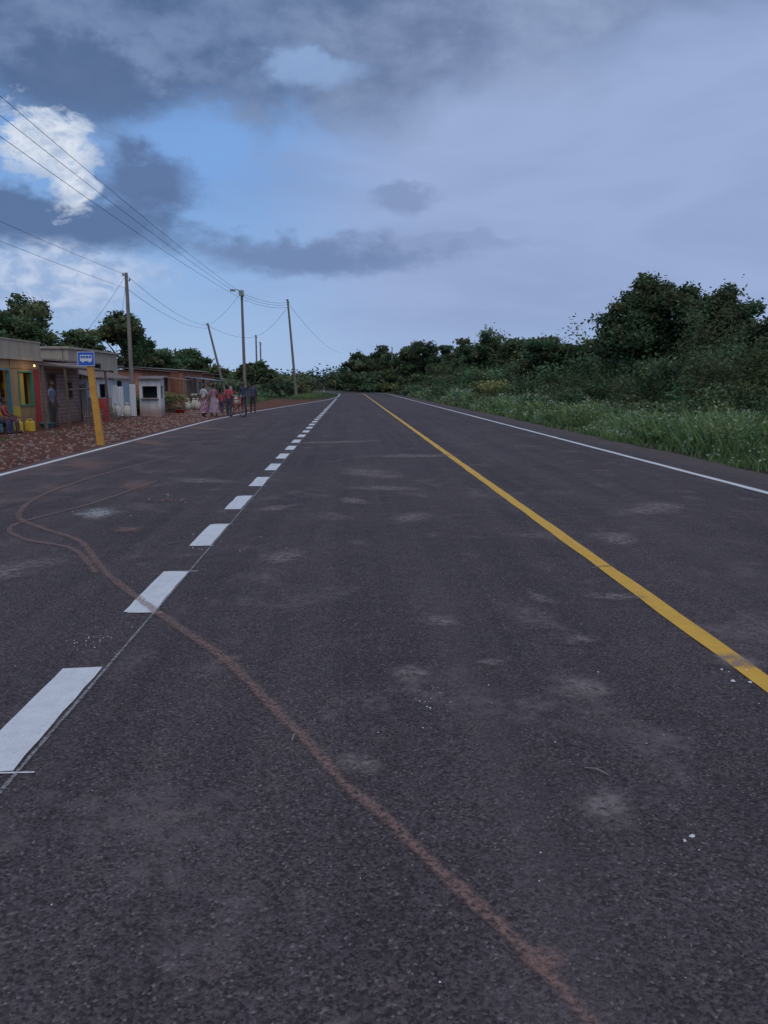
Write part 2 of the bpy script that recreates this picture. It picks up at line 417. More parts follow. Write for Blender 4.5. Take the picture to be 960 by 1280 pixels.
# ---------------------------------------------------------------- foliage
def mesh_np(name,V,F,mats,mi=None,col=None):
    me=bpy.data.meshes.new(name); me.from_pydata(V.tolist(),[],F)
    for k in mats: me.materials.append(M[k])
    if mi is not None: me.polygons.foreach_set('material_index',mi)
    if col is not None:
        ca=me.color_attributes.new('Col','FLOAT_COLOR','POINT')
        ca.data.foreach_set('color',np.concatenate([col,np.ones((len(col),1))],1).astype(np.float32).ravel())
    me.update(); o=bpy.data.objects.new(name,me); COL.objects.link(o); return o
def leaves(C,size,col):
    n=len(C); u=rng.normal(size=(n,3)); u[:,2]*=.6; u/=np.linalg.norm(u,axis=1)[:,None]
    w=rng.normal(size=(n,3)); w-= (w*u).sum(1)[:,None]*u; w/=np.linalg.norm(w,axis=1)[:,None]
    s=(size*rng.uniform(.6,1.35,n))[:,None]
    V=np.stack([C+u*s,C+w*s*.5,C-u*s,C-w*s*.5],1).reshape(-1,3)
    F=np.arange(4*n).reshape(n,4)
    return V,F,np.repeat(col,4,0)
def clump_leaves(cent,rad,per,size,base):
    K=len(cent); n=K*per
    d=rng.normal(size=(n,3)); d/=np.linalg.norm(d,axis=1)[:,None]
    r=rng.uniform(.3,1.,n)**.5*(1+.3*rng.normal(size=n))
    C=np.repeat(cent,per,0)+d*r[:,None]*np.repeat(rad,per,0)
    kb=np.repeat(rng.uniform(.6,1.45,K),per); kh=np.repeat(rng.uniform(-.2,.45,K),per)
    lb=rng.uniform(.7,1.3,n)*kb*(.75+.35*(d[:,2]*.5+.5))  # leaves lighter towards each clump's top: lighting painted into their colour
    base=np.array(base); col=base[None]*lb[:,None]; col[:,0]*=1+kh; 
    if not hasattr(size,'__len__'): size=np.full(n,size)
    else: size=np.repeat(size,per)
    ok=C[:,2]>.03
    return leaves(C[ok],size[ok],np.clip(col[ok],.004,.5))
def tree(name,x,y,h,cr,crh=None,leaf=.13,n=9000,base=(.10,.155,.068),K=60,lean=0):
    crh=crh or h*.34; cz=h-crh*.95
    nb=8; ba=rng.uniform(0,6.28)+np.arange(nb)*6.28/nb+rng.normal(size=nb)*.3
    bc=np.stack([np.cos(ba)*cr*rng.uniform(.35,.68,nb),np.sin(ba)*cr*rng.uniform(.35,.68,nb),rng.uniform(-.5,.45,nb)*crh],1)
    bc[0]=(0,0,crh*.45); bc[1]=(0,0,-crh*.1); bs=rng.uniform(.36,.58,nb)
    idx=rng.integers(0,nb,K)
    d=rng.normal(size=(K,3)); d/=np.linalg.norm(d,axis=1)[:,None]
    rr=rng.uniform(.2,1,K)**.6
    cent=np.array([x+lean,y,cz])+bc[idx]+d*(rr*bs[idx])[:,None]*np.array([cr,cr,crh])
    cent[:,2]=np.clip(cent[:,2],h*.2,h-.1)
    rad=np.stack([rng.uniform(.14,.28,K)*cr]*2+[rng.uniform(.11,.23,K)*crh],1)
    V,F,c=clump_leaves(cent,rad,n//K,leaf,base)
    mb=MB(); tr=h*.026+.03
    top=Vector((x+lean*.7,y,cz))
    mid=Vector((x+random.uniform(-.2,.2),y+random.uniform(-.2,.2),cz*.5))
    mb.tube([(x,y,-.1),(x,y,.15),mid,top],[tr*1.5,tr*1.1,tr*.85,tr*.4],8,0)
    for i in range(0,K,3):
        st=mid.lerp(top,random.uniform(.0,.9)); e=Vector(cent[i].tolist())
        m_=st.lerp(e,.5)+Vector((random.uniform(-.15,.15),random.uniform(-.15,.15),random.uniform(-.1,.2)))
        mb.tube([st,m_,e],[tr*.42,tr*.26,tr*.07],5,0)
    nv=len(mb.v); V2=np.concatenate([np.array(mb.v),V]); F2=list(mb.f)+(F+nv).tolist()
    mi=[0]*len(mb.f)+[1]*len(F)
    col=np.concatenate([np.zeros((nv,3)),c])
    return mesh_np(name,V2,F2,['bark','leaf'],mi,col)

T=lambda *a,**k: tree(*a,**k)
T('acacia_tree',-18.8,45,6.2,2.8,2.0,.11,18000,lean=.4,K=80)
T('acacia_tree',-16.6,49,4.9,2.0,1.3,.11,10000)
T('acacia_tree',-14.2,51,6.0,1.9,1.8,.11,14000,K=70)
T('acacia_tree',-22.5,40,5.2,2.4,1.7,.12,9000)
T('acacia_tree',-15.6,60,4.6,2.4,1.5,.14,8000)
T('acacia_tree',-15.0,76,5.2,2.8,1.9,.16,9000)
T('acacia_tree',-19.2,80,4.8,2.8,1.7,.16,8000)
T('acacia_tree',-11.5,96,4.2,2.6,1.7,.2,7000)
dkg=(.084,.132,.062)
T('broadleaf_tree',13.8,36,6.5,2.4,2.5,.10,38000,base=dkg,K=110)
T('broadleaf_tree',17.6,36.5,6.2,2.1,2.4,.10,28000,base=dkg,K=90)
T('broadleaf_tree',15.6,40,5.0,2.4,2.2,.11,18000,base=dkg,K=70)
T('broadleaf_tree',16.1,28,4.3,1.9,1.9,.10,16000,base=dkg)
T('broadleaf_tree',12.9,50,4.6,2.5,1.8,.13,13000,base=dkg)
T('broadleaf_tree',16.8,48,5.0,2.6,2.0,.13,12000,base=dkg)
T('broadleaf_tree',14.6,58,5.2,2.8,2.1,.15,11000,base=dkg)
T('broadleaf_tree',12.4,71,6.0,2.4,2.3,.17,11000,base=dkg)
T('broadleaf_tree',16.5,72,5.8,3.0,2.3,.17,10000,base=dkg)
T('broadleaf_tree',13.0,86,6.2,3.2,2.6,.2,9000,base=dkg)
T('broadleaf_tree',9.8,112,7.9,3.6,3.2,.22,11000,base=dkg)
T('broadleaf_tree',13.5,100,6.6,3.4,2.7,.22,9000,base=dkg)
T('broadleaf_tree',6.6,165,9.6,5.0,4.4,.34,9000,base=dkg)
T('broadleaf_tree',2.0,174,8.8,4.6,4.0,.34,8000,base=dkg)
T('broadleaf_tree',11.0,150,8.6,4.6,4.0,.34,8000,base=dkg)

def bushes(name,rows,base,y0,y1,stepk,dens,leafk):
    VV=[];FF=[];CC=[];o=0
    for (xa,xb,ha,hb) in rows:
        y=y0
        while y<y1:
            f=1+max(0,(y-22))/30
            x=rng.uniform(xa,xb); h=rng.uniform(ha,hb)*(1.25 if rng.random()<.2 else 1)*(1+.2*math.sin(y*.35+xa))*(1+.5*min(1,max(0,(y-40)/60)))
            K=8; w=stepk*.85*min(f,2.2)
            cent=np.stack([x+rng.uniform(-1,1,K)*w,y+rng.uniform(-1,1,K)*w*1.1,h*rng.uniform(.12,.86,K)],1)
            rad=np.stack([rng.uniform(.32,.58,K)*w*1.1]*2+[rng.uniform(.12,.24,K)*h],1)
            hue=rng.random(); bb=np.array(base)*rng.uniform(.7,1.3)
            if hue<.25: bb=bb*np.array([1.45,1.2,.95])
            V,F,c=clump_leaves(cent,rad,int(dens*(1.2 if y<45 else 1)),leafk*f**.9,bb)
            VV.append(V);FF.append(F+o);CC.append(c);o+=len(V)
            y+=stepk*min(f,2.4)*rng.uniform(.8,1.2)
    mesh_np(name,np.concatenate(VV),np.concatenate(FF).tolist(),['leaf'],None,np.concatenate(CC))
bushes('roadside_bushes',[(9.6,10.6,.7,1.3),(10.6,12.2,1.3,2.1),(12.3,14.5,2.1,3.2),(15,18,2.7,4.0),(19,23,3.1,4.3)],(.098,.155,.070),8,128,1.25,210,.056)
bushes('far_bushes',[(-14,-10,1.2,2.0),(-20,-14,1.6,2.4),(-30,-20,1.6,2.6)],(.085,.13,.062),88,150,2.2,110,.10)
bushes('bend_bushes',[(2,8,2.0,3.0),(8,14,2.4,3.4),(14,26,2.6,3.8)],(.085,.13,.062),140,190,2.4,110,.10)
K=70
cent=np.stack([rng.uniform(-5,24,K),rng.uniform(186,200,K),rng.uniform(.5,4.2,K)],1)
rad=np.stack([rng.uniform(1.6,2.8,K),rng.uniform(1.5,2.5,K),rng.uniform(.8,1.5,K)],1)
V,F,c=clump_leaves(cent,rad,240,.34,(.072,.11,.058)); mesh_np('bend_hedge',V,F.tolist(),['leaf'],None,c)
K=260
az=rng.uniform(-1.25,1.05,K); dist=rng.uniform(215,330,K)
cent=np.stack([np.sin(az)*dist,np.cos(az)*dist,rng.uniform(.8,6.0,K)*(1+.25*np.sin(az*23))],1)
rad=np.stack([rng.uniform(4,8,K),rng.uniform(4,8,K),rng.uniform(1.2,2.4,K)],1)
V,F,c=clump_leaves(cent,rad,240,.5,(.075,.11,.07)); mesh_np('distant_trees',V,F.tolist(),['leaf'],None,c)
K=60
cent=np.stack([rng.uniform(-60,-6,K),rng.uniform(215,250,K),rng.uniform(.5,3.5,K)],1)
rad=np.stack([rng.uniform(2.5,4,K),rng.uniform(2,4,K),rng.uniform(1,1.8,K)],1)
V,F,c=clump_leaves(cent,rad,240,.4,(.07,.105,.066)); mesh_np('distant_hedge_line',V,F.tolist(),['leaf'],None,c)

def grass(name,regions,base,flower=0.):
    VV=[];CC=[];FV=[];FC=[]
    for (x0,x1,y0,y1,n,h,w) in regions:
        x=x0+(x1-x0)*rng.random(n)**.85; y=rng.uniform(y0,y1,n)
        pn=np.sin(x*1.9+y*.6)+np.sin(y*1.3-x)+rng.normal(size=n)*.5
        keep=(x>x0+.35+.3*np.sin(y*.8)+.2*np.sin(y*2.1))|(rng.random(n)<.12); x=x[keep];y=y[keep];pn=pn[keep];m=len(x)
        hh=h*rng.uniform(.45,1.2,m)*(1+.22*pn)*np.clip((x-x0)/.9,.35,1.0); hh=np.maximum(hh,.05)
        a=rng.uniform(0,6.28,m); lx=rng.normal(size=m)*.3*hh; ly=rng.normal(size=m)*.3*hh
        bx=np.cos(a)*w/2; by=np.sin(a)*w/2
        P0=np.stack([x-bx,y-by,np.zeros(m)],1);P1=np.stack([x+bx,y+by,np.zeros(m)],1)
        P2=np.stack([x+bx*.7+lx*.4,y+by*.7+ly*.4,hh*.6],1);P3=np.stack([x+lx,y+ly,hh],1)
        VV.append(np.stack([P0,P1,P2,P3],1).reshape(-1,3))
        c=np.array(base)[None]*(rng.uniform(.65,1.3,m)*(1+.15*pn))[:,None]; c=np.clip(c,.01,.4); CC.append(np.repeat(c,4,0))
        if flower:
            s=rng.random(m)<flower*(.2+.8*(pn>.3)); tip=P3[s]
            FV.append(tip+rng.normal(size=tip.shape)*.02); FC.append(np.full(s.sum(),w*1.05))
    V=np.concatenate(VV);C=np.concatenate(CC);F=np.arange(len(V)).reshape(-1,4)
    if flower:
        fc=np.concatenate(FV); fs=np.concatenate(FC)
        v2,f2,c2=leaves(fc,fs,np.tile(np.array([[.46,.52,.38]]),(len(fc),1)))
        F=np.concatenate([F,f2+len(V)]);V=np.concatenate([V,v2]);C=np.concatenate([C,c2])
    mesh_np(name,V,F.tolist(),['leaf'],None,C)
grass('roadside_grass',[(6.95,10.8,6,16,14000,.46,.03),(6.95,10.8,16,30,30000,.55,.035),(7.0,11.2,30,55,26000,.65,.06),(7.1,12,55,125,22000,.75,.13)],(.18,.27,.10),.42)
K=1200
cx=7.5+3.4*rng.random(K)**.8; cy=6+115*rng.random(K)**1.5; f=1+cy/60
cent=np.stack([cx,cy,rng.uniform(.12,.6,K)],1); rad=np.stack([rng.uniform(.12,.32,K)*f]*2+[rng.uniform(.08,.24,K)],1)
V,F,c=clump_leaves(cent,rad,70,.035*f,(.18,.275,.115)); mesh_np('roadside_weeds',V,F.tolist(),['leaf'],None,c)
grass('verge_grass',[(-9.5,-7.6,60,76,2500,.25,.06),(-6.6,-3.6,78,100,6000,.35,.07),(-12,-9.5,72,100,5000,.4,.08),(-9.6,-8.9,24,26,200,.15,.03),(-8,-7.3,52,56,300,.2,.05),(-8.6,-8.0,30,31,120,.12,.03),(-9.9,-9.2,20,21.5,150,.14,.03)],(.16,.235,.09))

# ---------------------------------------------------------------- poles & wires
def pole(name,x,y,h,top=(0,0),r=.12,arms=1,mat='wood',cap=False):
    b=MB(); n=6
    b.tube([(x+top[0]*i/n,y+top[1]*i/n,-.3+(h+.3)*i/n) for i in range(n+1)],[r*(1-.35*i/n) for i in range(n+1)],10,0)
    tx,ty=x+top[0],y+top[1]
    for xx,zz in((-.14,-.12),(.14,-.35)): 
        b.tube([(tx,ty,h+zz),(tx+xx,ty,h+zz)],.015,6,1); b.tube([(tx+xx,ty,h+zz-.03),(tx+xx,ty,h+zz+.06),(tx+xx,ty,h+zz+.12)],[.03,.045,.02],8,1)
    if cap:
        b.tube([(tx,ty-.1,h-.1),(tx-.25,ty-.35,h+.05),(tx-.5,ty-.5,h+.02)],.03,6,1)
        b.box(tx-.75,tx-.4,ty-.62,ty-.42,h-.08,h+.05,1)
        b.box(tx-.17,tx+.17,ty-.3,ty-.1,h-.35,h+.03,1)
    return b.build(name,[mat,'steel'])
pole('utility_pole',-10.15,36.8,6.5,(.0,0),.115,0)
pole('utility_pole',-11.4,73,7.0,(-1.6,0),.13,0)
pole('utility_pole',-7.75,58,8.15,(-.05,0),.13,0,cap=True)
pole('utility_pole',-5.6,82,10.1,(-.75,0),.15,0)
pole('utility_pole',-8.4,6,9.0,(0,0),.14,0)
pole('utility_pole',-11.6,9,7.2,(0,0),.13,0)
pole('utility_pole',-13.0,110,8.2,(0,0),.15,0)
pole('utility_pole',-14.0,124,8.0,(0,0),.15,0)
pole('street_lamp',8.2,152,8.6,(0,0),.13,0,mat='steel')
b=MB(); b.tube([(8.7,118,3.3),(10.5,119,2.6),(13.2,120,1.2)],.07,6); b.build('fallen_pole',['wood'])
w=MB()
def wire(a,bb,sag,r=.008):
    a=Vector(a);bb=Vector(bb); n=22
    w.tube([a.lerp(bb,i/n)-Vector((0,0,4*sag*(i/n)*(1-i/n))) for i in range(n+1)],r,5,0,False)
P3=Vector((-7.8,58,8.1)); P4=Vector((-6.3,82,9.9)); PA=Vector((-8.4,6,8.7))
for dz in(0,.55,1.15):
    wire(PA-Vector((0,0,dz)),P3-Vector((0,0,.1+dz*.35)),.35,.0075); wire(P3-Vector((0,0,.1+dz*.35)),P4-Vector((0,0,.1+dz*.4)),.3,.012)
wire(P4-Vector((0,0,.2)),(-2.0,165,8),1.0,.014); wire(P4-Vector((0,0,.5)),(-13,110,8.0),.5,.014)
P1=Vector((-10.15,36.8,6.4))
for dz in(.0,.6): 
    wire((-11.6,9,7.0-dz),P1-Vector((0,0,dz)),.2,.0065); wire(P1-Vector((0,0,dz)),(-13.0,73,6.8-dz*.4),.5,.009)
wire(P1,(-12.6,36,3.0),.15,.007); wire(P1-Vector((0,0,.15)),(-13.3,45,3),.2,.007); wire((-13,73,6.8),(-13,110,8.0),.5,.013)
wire(P3,(-13.0,73,6.8),.3,.009)
w.build('power_lines',['wire'])

# ---------------------------------------------------------------- bus stop sign
e=empty('bus_stop_sign',(-6.20,19.45,0),R(-8))
b=MB(); b.add([(-.08,-.06,-.1),(.08,-.06,-.1),(.08,.06,-.1),(-.08,.06,-.1),(-.23,-.05,1.96),(-.09,-.05,1.96),(-.09,.05,1.96),(-.23,.05,1.96)],[(0,3,2,1),(4,5,6,7),(0,1,5,4),(1,2,6,5),(2,3,7,6),(3,0,4,7)])
b.build('post',['ypost'],e,bevel=.01)
b=MB(); b.box(-.44,.0,-.075,-.05,1.93,2.28,0); b.build('panel',['blue'],e,bevel=.008)
b=MB()
for q in [(-.435,-.005,2.262,2.274),(-.435,-.005,1.936,1.948),(-.435,-.423,1.95,2.26),(-.017,-.005,1.95,2.26)]:
    b.box(q[0],q[1],-.079,-.0755,q[2],q[3],0)
b.box(-.37,-.07,-.079,-.0755,2.05,2.20,0)
for i in range(4): b.box(-.353+i*.07,-.296+i*.07,-.082,-.0795,2.12,2.18,1)
for xx in(-.30,-.13): b.tube([(xx,-.083,2.045),(xx,-.0755,2.045)],.026,12,0)
b.build('bus_pictogram',['swhite','blue'],e)
e=empty('warning_sign',(-2.6,140,0))
b=MB(); b.tube([(0,0,0),(0,0,2.4)],.05,8,0); b.build('post',['steel'],e)
b=MB(); b.add([(0,-.07,1.6),(.45,-.07,2.05),(0,-.07,2.5),(-.45,-.07,2.05),(0,-.10,1.6),(.45,-.10,2.05),(0,-.10,2.5),(-.45,-.10,2.05)],[(0,1,2,3),(7,6,5,4),(0,4,5,1),(1,5,6,2),(2,6,7,3),(3,7,4,0)]); b.build('panel',['jerry'],e)
e=empty('marker_post',(-5.0,150,0)); b=MB(); b.tube([(0,0,0),(0,0,1.1)],.06,8,0);b.tube([(0,0,1.1),(0,0,1.3)],.06,8,1); b.build('post',['swhite','redp'],e)

# ---------------------------------------------------------------- buildings
def wall_open(b,x,t,y0,y1,z1,ops,m):
    y=y0
    for (ya,yb,za,zb) in ops:
        b.box(x-t,x,y,ya,0,z1,m)
        if za>0: b.box(x-t,x,ya,yb,0,za,m)
        b.box(x-t,x,ya,yb,zb,z1,m)
        y=yb
    b.box(x-t,x,y,y1,0,z1,m)
def frame(b,x,ya,yb,za,zb,m,w=.06,p=.03):
    b.box(x-.1,x+p,ya,ya+w,za,zb,m); b.box(x-.1,x+p,yb-w,yb,za,zb,m)
    b.box(x-.1,x+p,ya+w,yb-w,zb-w,zb,m)
    if za>0: b.box(x-.1,x+p,ya+w,yb-w,za,za+w,m)
def shell(b,x,xb,y0,y1,h,m,t=.2):
    b.box(xb,x-t,y0,y0+t,0,h,m); b.box(xb,x-t,y1-t,y1,0,h,m); b.box(xb,xb+t,y0+t,y1-t,0,h,m)

e=empty('shop_building',(0,0,0))
x=-11.15
b=MB(); ops=[(18.6,20.0,0,2.05),(21.2,22.9,.9,2.0),(24.95,26.1,0,2.0),(26.75,27.95,.75,1.95)]
wall_open(b,x,.2,17,28.6,2.3,ops,0); shell(b,x,-16.5,17,28.6,2.3,0); b.build('walls',['ochre'],e)
b=MB(); b.box(-16.6,x+.12,16.9,28.68,2.302,2.40,0); b.box(x-.12,x+.08,16.95,28.62,2.402,2.92,0); b.box(-16.5,x-.12,16.95,17.1,2.402,2.92,0); b.box(-16.5,x-.12,28.47,28.62,2.402,2.92,0)
b.box(x-.15,x+.11,16.93,28.64,2.922,2.97,0); b.build('parapet',['cream'],e)
b=MB(); b.box(-16.3,x-.2,17.2,28.4,.0,.06,0); b.build('floor',['rock'],e)
b=MB(); 
for o_,mt in zip(ops,(0,1,1,0)): frame(b,x,*o_,mt)
b.box(x-.09,x-.05,26.81,27.30,.81,1.88,2); b.box(x-.03,x+.01,24.95+.06,25.3,0,1.93,1)
b.build('frames_and_shutters',['green','teal','jerry'],e)
b=MB(); b.box(x+.004,x+.02,24.1,24.85,0,.95,0); b.box(x+.004,x+.02,26.15,26.7,0,.75,1); b.box(x+.004,x+.025,26.15,28.55,2.02,2.29,2); b.box(x+.004,x+.02,28.02,28.5,0,2.0,3); b.build('painted_panels',['whitewall','jerry','ochre','redp'],e)
b=MB(); b.box(x+.03,x+.06,24.15,24.8,1.45,1.98,0)
b.box(x+.062,x+.066,24.24,24.71,1.82,1.90,1); b.tube([(x+.061,24.47,1.63),(x+.067,24.47,1.63)],.11,14,1); b.build('wall_sign',['redp','swhite'],e)
b=MB()
for i in range(7):
    yy=26.85+i*.15; b.box(x-.6,x-.45,yy,yy+.11,.9,1.05+.12*random.random(),i%4)
    b.box(x-.6,x-.45,yy,yy+.1,1.32,1.45+.12*random.random(),(i+1)%4)
b.box(x-.75,x-.4,26.7,28.0,.84,.898,4); b.box(x-.75,x-.4,26.7,28.0,1.26,1.318,4)
b.build('goods_shelf',['redp','jerry','teal','swhite','woodd'],e)
b=MB(); b.ell((x+.35,27.3,2.12),(.03,.03,.04),0,10,8); b.tube([(x+.35,27.3,2.155),(x+.35,27.3,2.3)],.01,6,1); b.build('bulb',['bulb','wire'],e)
b=MB(); b.ell((x-.7,25.5,2.0),(.04,.04,.05),0,10,8); b.tube([(x-.7,25.5,2.05),(x-.7,25.5,2.3)],.01,6,1); b.build('bulb_inside',['bulb','wire'],e)
lt=bpy.data.lights.new('shop_bulb','POINT'); lt.energy=2.2; lt.color=(1,.64,.30); lt.shadow_soft_size=.06
lo=bpy.data.objects.new('bulb_light',lt); lo.location=(x+.45,27.3,2.05); COL.objects.link(lo); lo.parent=e
lt2=lt.copy(); lo=bpy.data.objects.new('bulb_light_inside',lt2); lo.location=(x-.7,25.5,1.9); COL.objects.link(lo); lo.parent=e

e=empty('timber_porch')
b=MB()
for (px,py,h) in [(-10.05,26.0,2.15),(-10.1,28.2,2.12),(-10.0,30.6,2.15),(-10.05,32.6,2.0)]:
    b.tube([(px,py,-.1),(px+.03,py,h*.5),(px-.01,py,h)],[.06,.05,.045],7,0)
b.tube([(-10.05,25.7,2.12),(-10.05,32.8,2.03)],.045,6,0); b.tube([(-10.05,28.2,1.3),(-10.02,30.6,1.32)],.035,6,0)
b.build('posts_and_beams',['woodd'],e)
b=MB()
b.add([(-10.3,28.75,2.12),(-11.1,28.75,2.27),(-11.1,32.9,2.25),(-10.3,32.9,2.08),(-10.3,28.75,2.15),(-11.1,28.75,2.30),(-11.1,32.9,2.28),(-10.3,32.9,2.11)],[(0,1,2,3),(7,6,5,4),(0,4,5,1),(1,5,6,2),(2,6,7,3),(3,7,4,0)])
b.build('sheet_roof',['rust'],e)
e=empty('brick_store')
b=MB(); ops=[(29.3,30.2,0,1.9),(31.2,31.9,.9,1.6)]
wall_open(b,-11.2,.2,28.75,32.8,2.3,ops,0); shell(b,-11.2,-15.5,28.75,32.8,2.3,0); b.build('walls',['brickb'],e)
b=MB(); b.box(-15.6,-11.1,28.7,32.9,2.36,2.42,0); b.build('roof',['rust'],e)
b=MB()
for o_ in ops: frame(b,-11.2,*o_,0)
b.box(-11.35,-11.31,29.3,30.2,0,1.9,0); b.box(-11.35,-11.31,31.26,31.84,.96,1.54,1); b.build('door_and_window',['woodd','dark'],e)
e=empty('cream_building')
b=MB(); ops=[(36,36.9,1.7,2.5),(38.2,39.2,1.7,2.5),(40.3,41.2,0,2.2)]
wall_open(b,-12.3,.22,34.8,42,3.02,ops,0); shell(b,-12.3,-17.5,34.8,42,3.02,0); b.box(-17.6,-12.2,34.7,42.1,3.022,3.12,0)
b.build('walls',['cream'],e)
b=MB()
for o_ in ops: frame(b,-12.3,*o_,0); 
b.box(-12.5,-12.46,36.06,36.84,1.76,2.44,1);b.box(-12.5,-12.46,38.26,39.14,1.76,2.44,1);b.box(-12.5,-12.46,40.36,41.14,0,2.14,0)
b.build('windows_and_door',['woodd','dark'],e)
e=empty('sheet_metal_shed')
b=MB(); ops=[(34.6,35.5,.85,1.5),(37.2,38.0,0,1.65)]
wall_open(b,-10.95,.06,33.2,39.4,1.72,ops,0); shell(b,-10.95,-12.1,33.2,39.4,1.72,0,.06); b.build('walls',['wsheet'],e)
b=MB(); b.box(-10.945,-10.925,33.25,34.5,.03,.8,0); b.box(-10.945,-10.925,38.1,39.3,.4,1.1,1); b.box(-11.2,-11.16,34.6,35.5,.85,1.5,2);b.box(-11.2,-11.16,37.2,38,0,1.65,2); b.build('patches',['bsheet','cream','dark'],e)
b=MB(); b.add([(-10.75,33.0,1.76),(-12.15,33.0,2.12),(-12.15,39.6,2.10),(-10.75,39.6,1.74),(-10.75,33.0,1.79),(-12.15,33.0,2.15),(-12.15,39.6,2.13),(-10.75,39.6,1.77)],[(0,1,2,3),(7,6,5,4),(0,4,5,1),(1,5,6,2),(2,6,7,3),(3,7,4,0)]); b.build('roof',['rust'],e)
e=empty('kiosk',(-9.45,37.6,0),R(4))
b=MB(); b.box(-.48,.48,-.55,-.49,0,.85,0); b.box(-.48,-.34,-.55,-.49,.85,1.4,0); b.box(.34,.48,-.55,-.49,.85,1.4,0); b.box(-.48,.48,-.55,-.49,1.4,1.72,0)
b.box(-.48,.48,.49,.55,0,1.72,0); b.box(-.48,-.42,-.49,.49,0,1.72,0); b.box(.42,.48,-.49,-.3,0,1.72,0); b.box(.42,.48,.3,.49,0,1.72,0); b.box(.42,.48,-.3,.3,0,.8,0); b.box(.42,.48,-.3,.3,1.4,1.72,0)
b.build('walls',['whitewall'],e)
b=MB(); b.add([(-.6,-.75,1.73),(.6,-.75,1.73),(.6,.65,1.86),(-.6,.65,1.86),(-.6,-.75,1.76),(.6,-.75,1.76),(.6,.65,1.89),(-.6,.65,1.89)],[(0,3,2,1),(4,5,6,7),(0,1,5,4),(1,2,6,5),(2,3,7,6),(3,0,4,7)]); b.build('roof',['rust'],e)
b=MB(); b.box(-.4,.4,-.72,-.552,.80,.84,0); b.box(-.38,.38,.0,.02,.1,1.6,1); b.build('counter',['wood','dark'],e)
# low white sheet fence beside the shed, facing down the road
e=empty('sheet_fence'); b=MB(); xx=-10.9
for i in range(4):
    b.box(xx,xx+.27,36.05+.012*(i%2),36.07+.012*(i%2),.05,1.45+random.uniform(-.08,.08),0 if i!=2 else 1); xx+=.275
b.build('panels',['wsheet','bsheet'],e)
# grey block yard wall closing the gap between the brick store and the shed
b=MB(); b.box(-11.15,-10.95,32.85,33.15,0,1.5); b.box(-11.1,-10.0,33.02,33.12,0,.95); b.build('block_wall',['grey'])
def brickhouse(y0,y1,x,h,ops,doorm,roof=True):
    e=empty('brick_house'); b=MB(); wall_open(b,x,.2,y0,y1,h,ops,0); shell(b,x,x-5,y0,y1,h,0); b.build('walls',['bricko'],e)
    b=MB()
    for o_ in ops:
        frame(b,x,*o_,0); b.box(x-.16,x-.12,o_[0]+.062,o_[1]-.062,o_[2]+(.062 if o_[2]>0 else 0),o_[3]-.062,0 if o_[2]==0 else 1)
    b.build('doors_and_windows',[doorm,'dark'],e)
    b=MB(); b.add([(x+.45,y0-.3,h+.0),(x-5.3,y0-.3,h+.34),(x-5.3,y1+.3,h+.34),(x+.45,y1+.3,h+.0),(x+.45,y0-.3,h+.05),(x-5.3,y0-.3,h+.39),(x-5.3,y1+.3,h+.39),(x+.45,y1+.3,h+.05)],[(0,1,2,3),(7,6,5,4),(0,4,5,1),(1,5,6,2),(2,6,7,3),(3,7,4,0)]); b.build('roof',['rust' if roof else 'whitewall'],e)
brickhouse(46,53.2,-12.1,2.3,[(47,47.9,0,1.95),(49.3,50.2,.9,1.7),(51.4,52.3,0,1.95)],'woodd')
brickhouse(54,61,-11.4,2.4,[(55,56,0,2.0),(57.4,58.4,0,2.0),(59.4,60.2,.9,1.7)],'teal',False)
brickhouse(63,70,-12.0,2.3,[(64,65,0,2.0),(67,68,.9,1.7)],'green')
def stall(x,y,mat,w=2.,h=1.75):
    e=empty('market_stall',(x,y,0),R(random.uniform(-8,8))); b=MB()
    for sx in(-.7,.7):
        for sy in(-w/2,w/2): b.tube([(sx,sy,0),(sx+.03,sy,h+.1*(sx<0))],.035,6)
    b.box(-.65,.65,-w/2,w/2,.68,.73); b.build('frame',['woodd'],e)
    b=MB(); b.add([(.85,-w/2-.15,h),(-.85,-w/2-.15,h+.22),(-.85,w/2+.15,h+.20),(.85,w/2+.15,h-.03),(.85,-w/2-.15,h+.02),(-.85,-w/2-.15,h+.24),(-.85,w/2+.15,h+.22),(.85,w/2+.15,h-.01)],[(0,1,2,3),(7,6,5,4),(0,4,5,1),(1,5,6,2),(2,6,7,3),(3,7,4,0)]); b.build('roof',[mat],e)
    b=MB()
    for i in range(18): b.ell((random.uniform(-.5,.5),random.uniform(-w/2.3,w/2.3),.80),(.11,.11,.09),random.randint(0,3),8,6)
    b.build('produce',['redp','green','jerry','sack'],e,True)
stall(-10.6,47.5,'rust'); stall(-10.2,56.5,'bsheet'); stall(-9.7,63,'rust'); stall(-9.9,52,'wsheet',1.6)
def sack(x,y,m='sack'):
    b=MB(); b.ell((x,y,.30),(.2,.18,.32),0,12,9,lambda p:Vector((p.x*(1-.25*max(0,p.z)),p.y*(1-.25*max(0,p.z)),max(p.z,-.9)))); b.tube([(x,y,.58),(x+.02,y,.68)],[.07,.10],9); b.build('filled_sack',[m],None,True)
for q in [(-8.9,45.8),(-9.2,46.2),(-8.6,50.2),(-9.9,34.9),(-10.3,34.7),(-8.4,57.5),(-8.1,58.2)]: sack(*q)
sack(-9.4,45.5)
def basin(x,y,m):
    b=MB(); nu=18; V=[]
    for r,z in((.16,0),(.27,.18),(.28,.185),(.25,.18),(.15,.02)):
        V+=[(x+r*math.cos(6.2832*i/nu),y+r*math.sin(6.2832*i/nu),z) for i in range(nu)]
    b.add(V,[(j*nu+i,j*nu+(i+1)%nu,(j+1)*nu+(i+1)%nu,(j+1)*nu+i) for j in range(4) for i in range(nu)]+[tuple(4*nu+i for i in range(nu))])
    b.build('plastic_basin',[m],None,True)
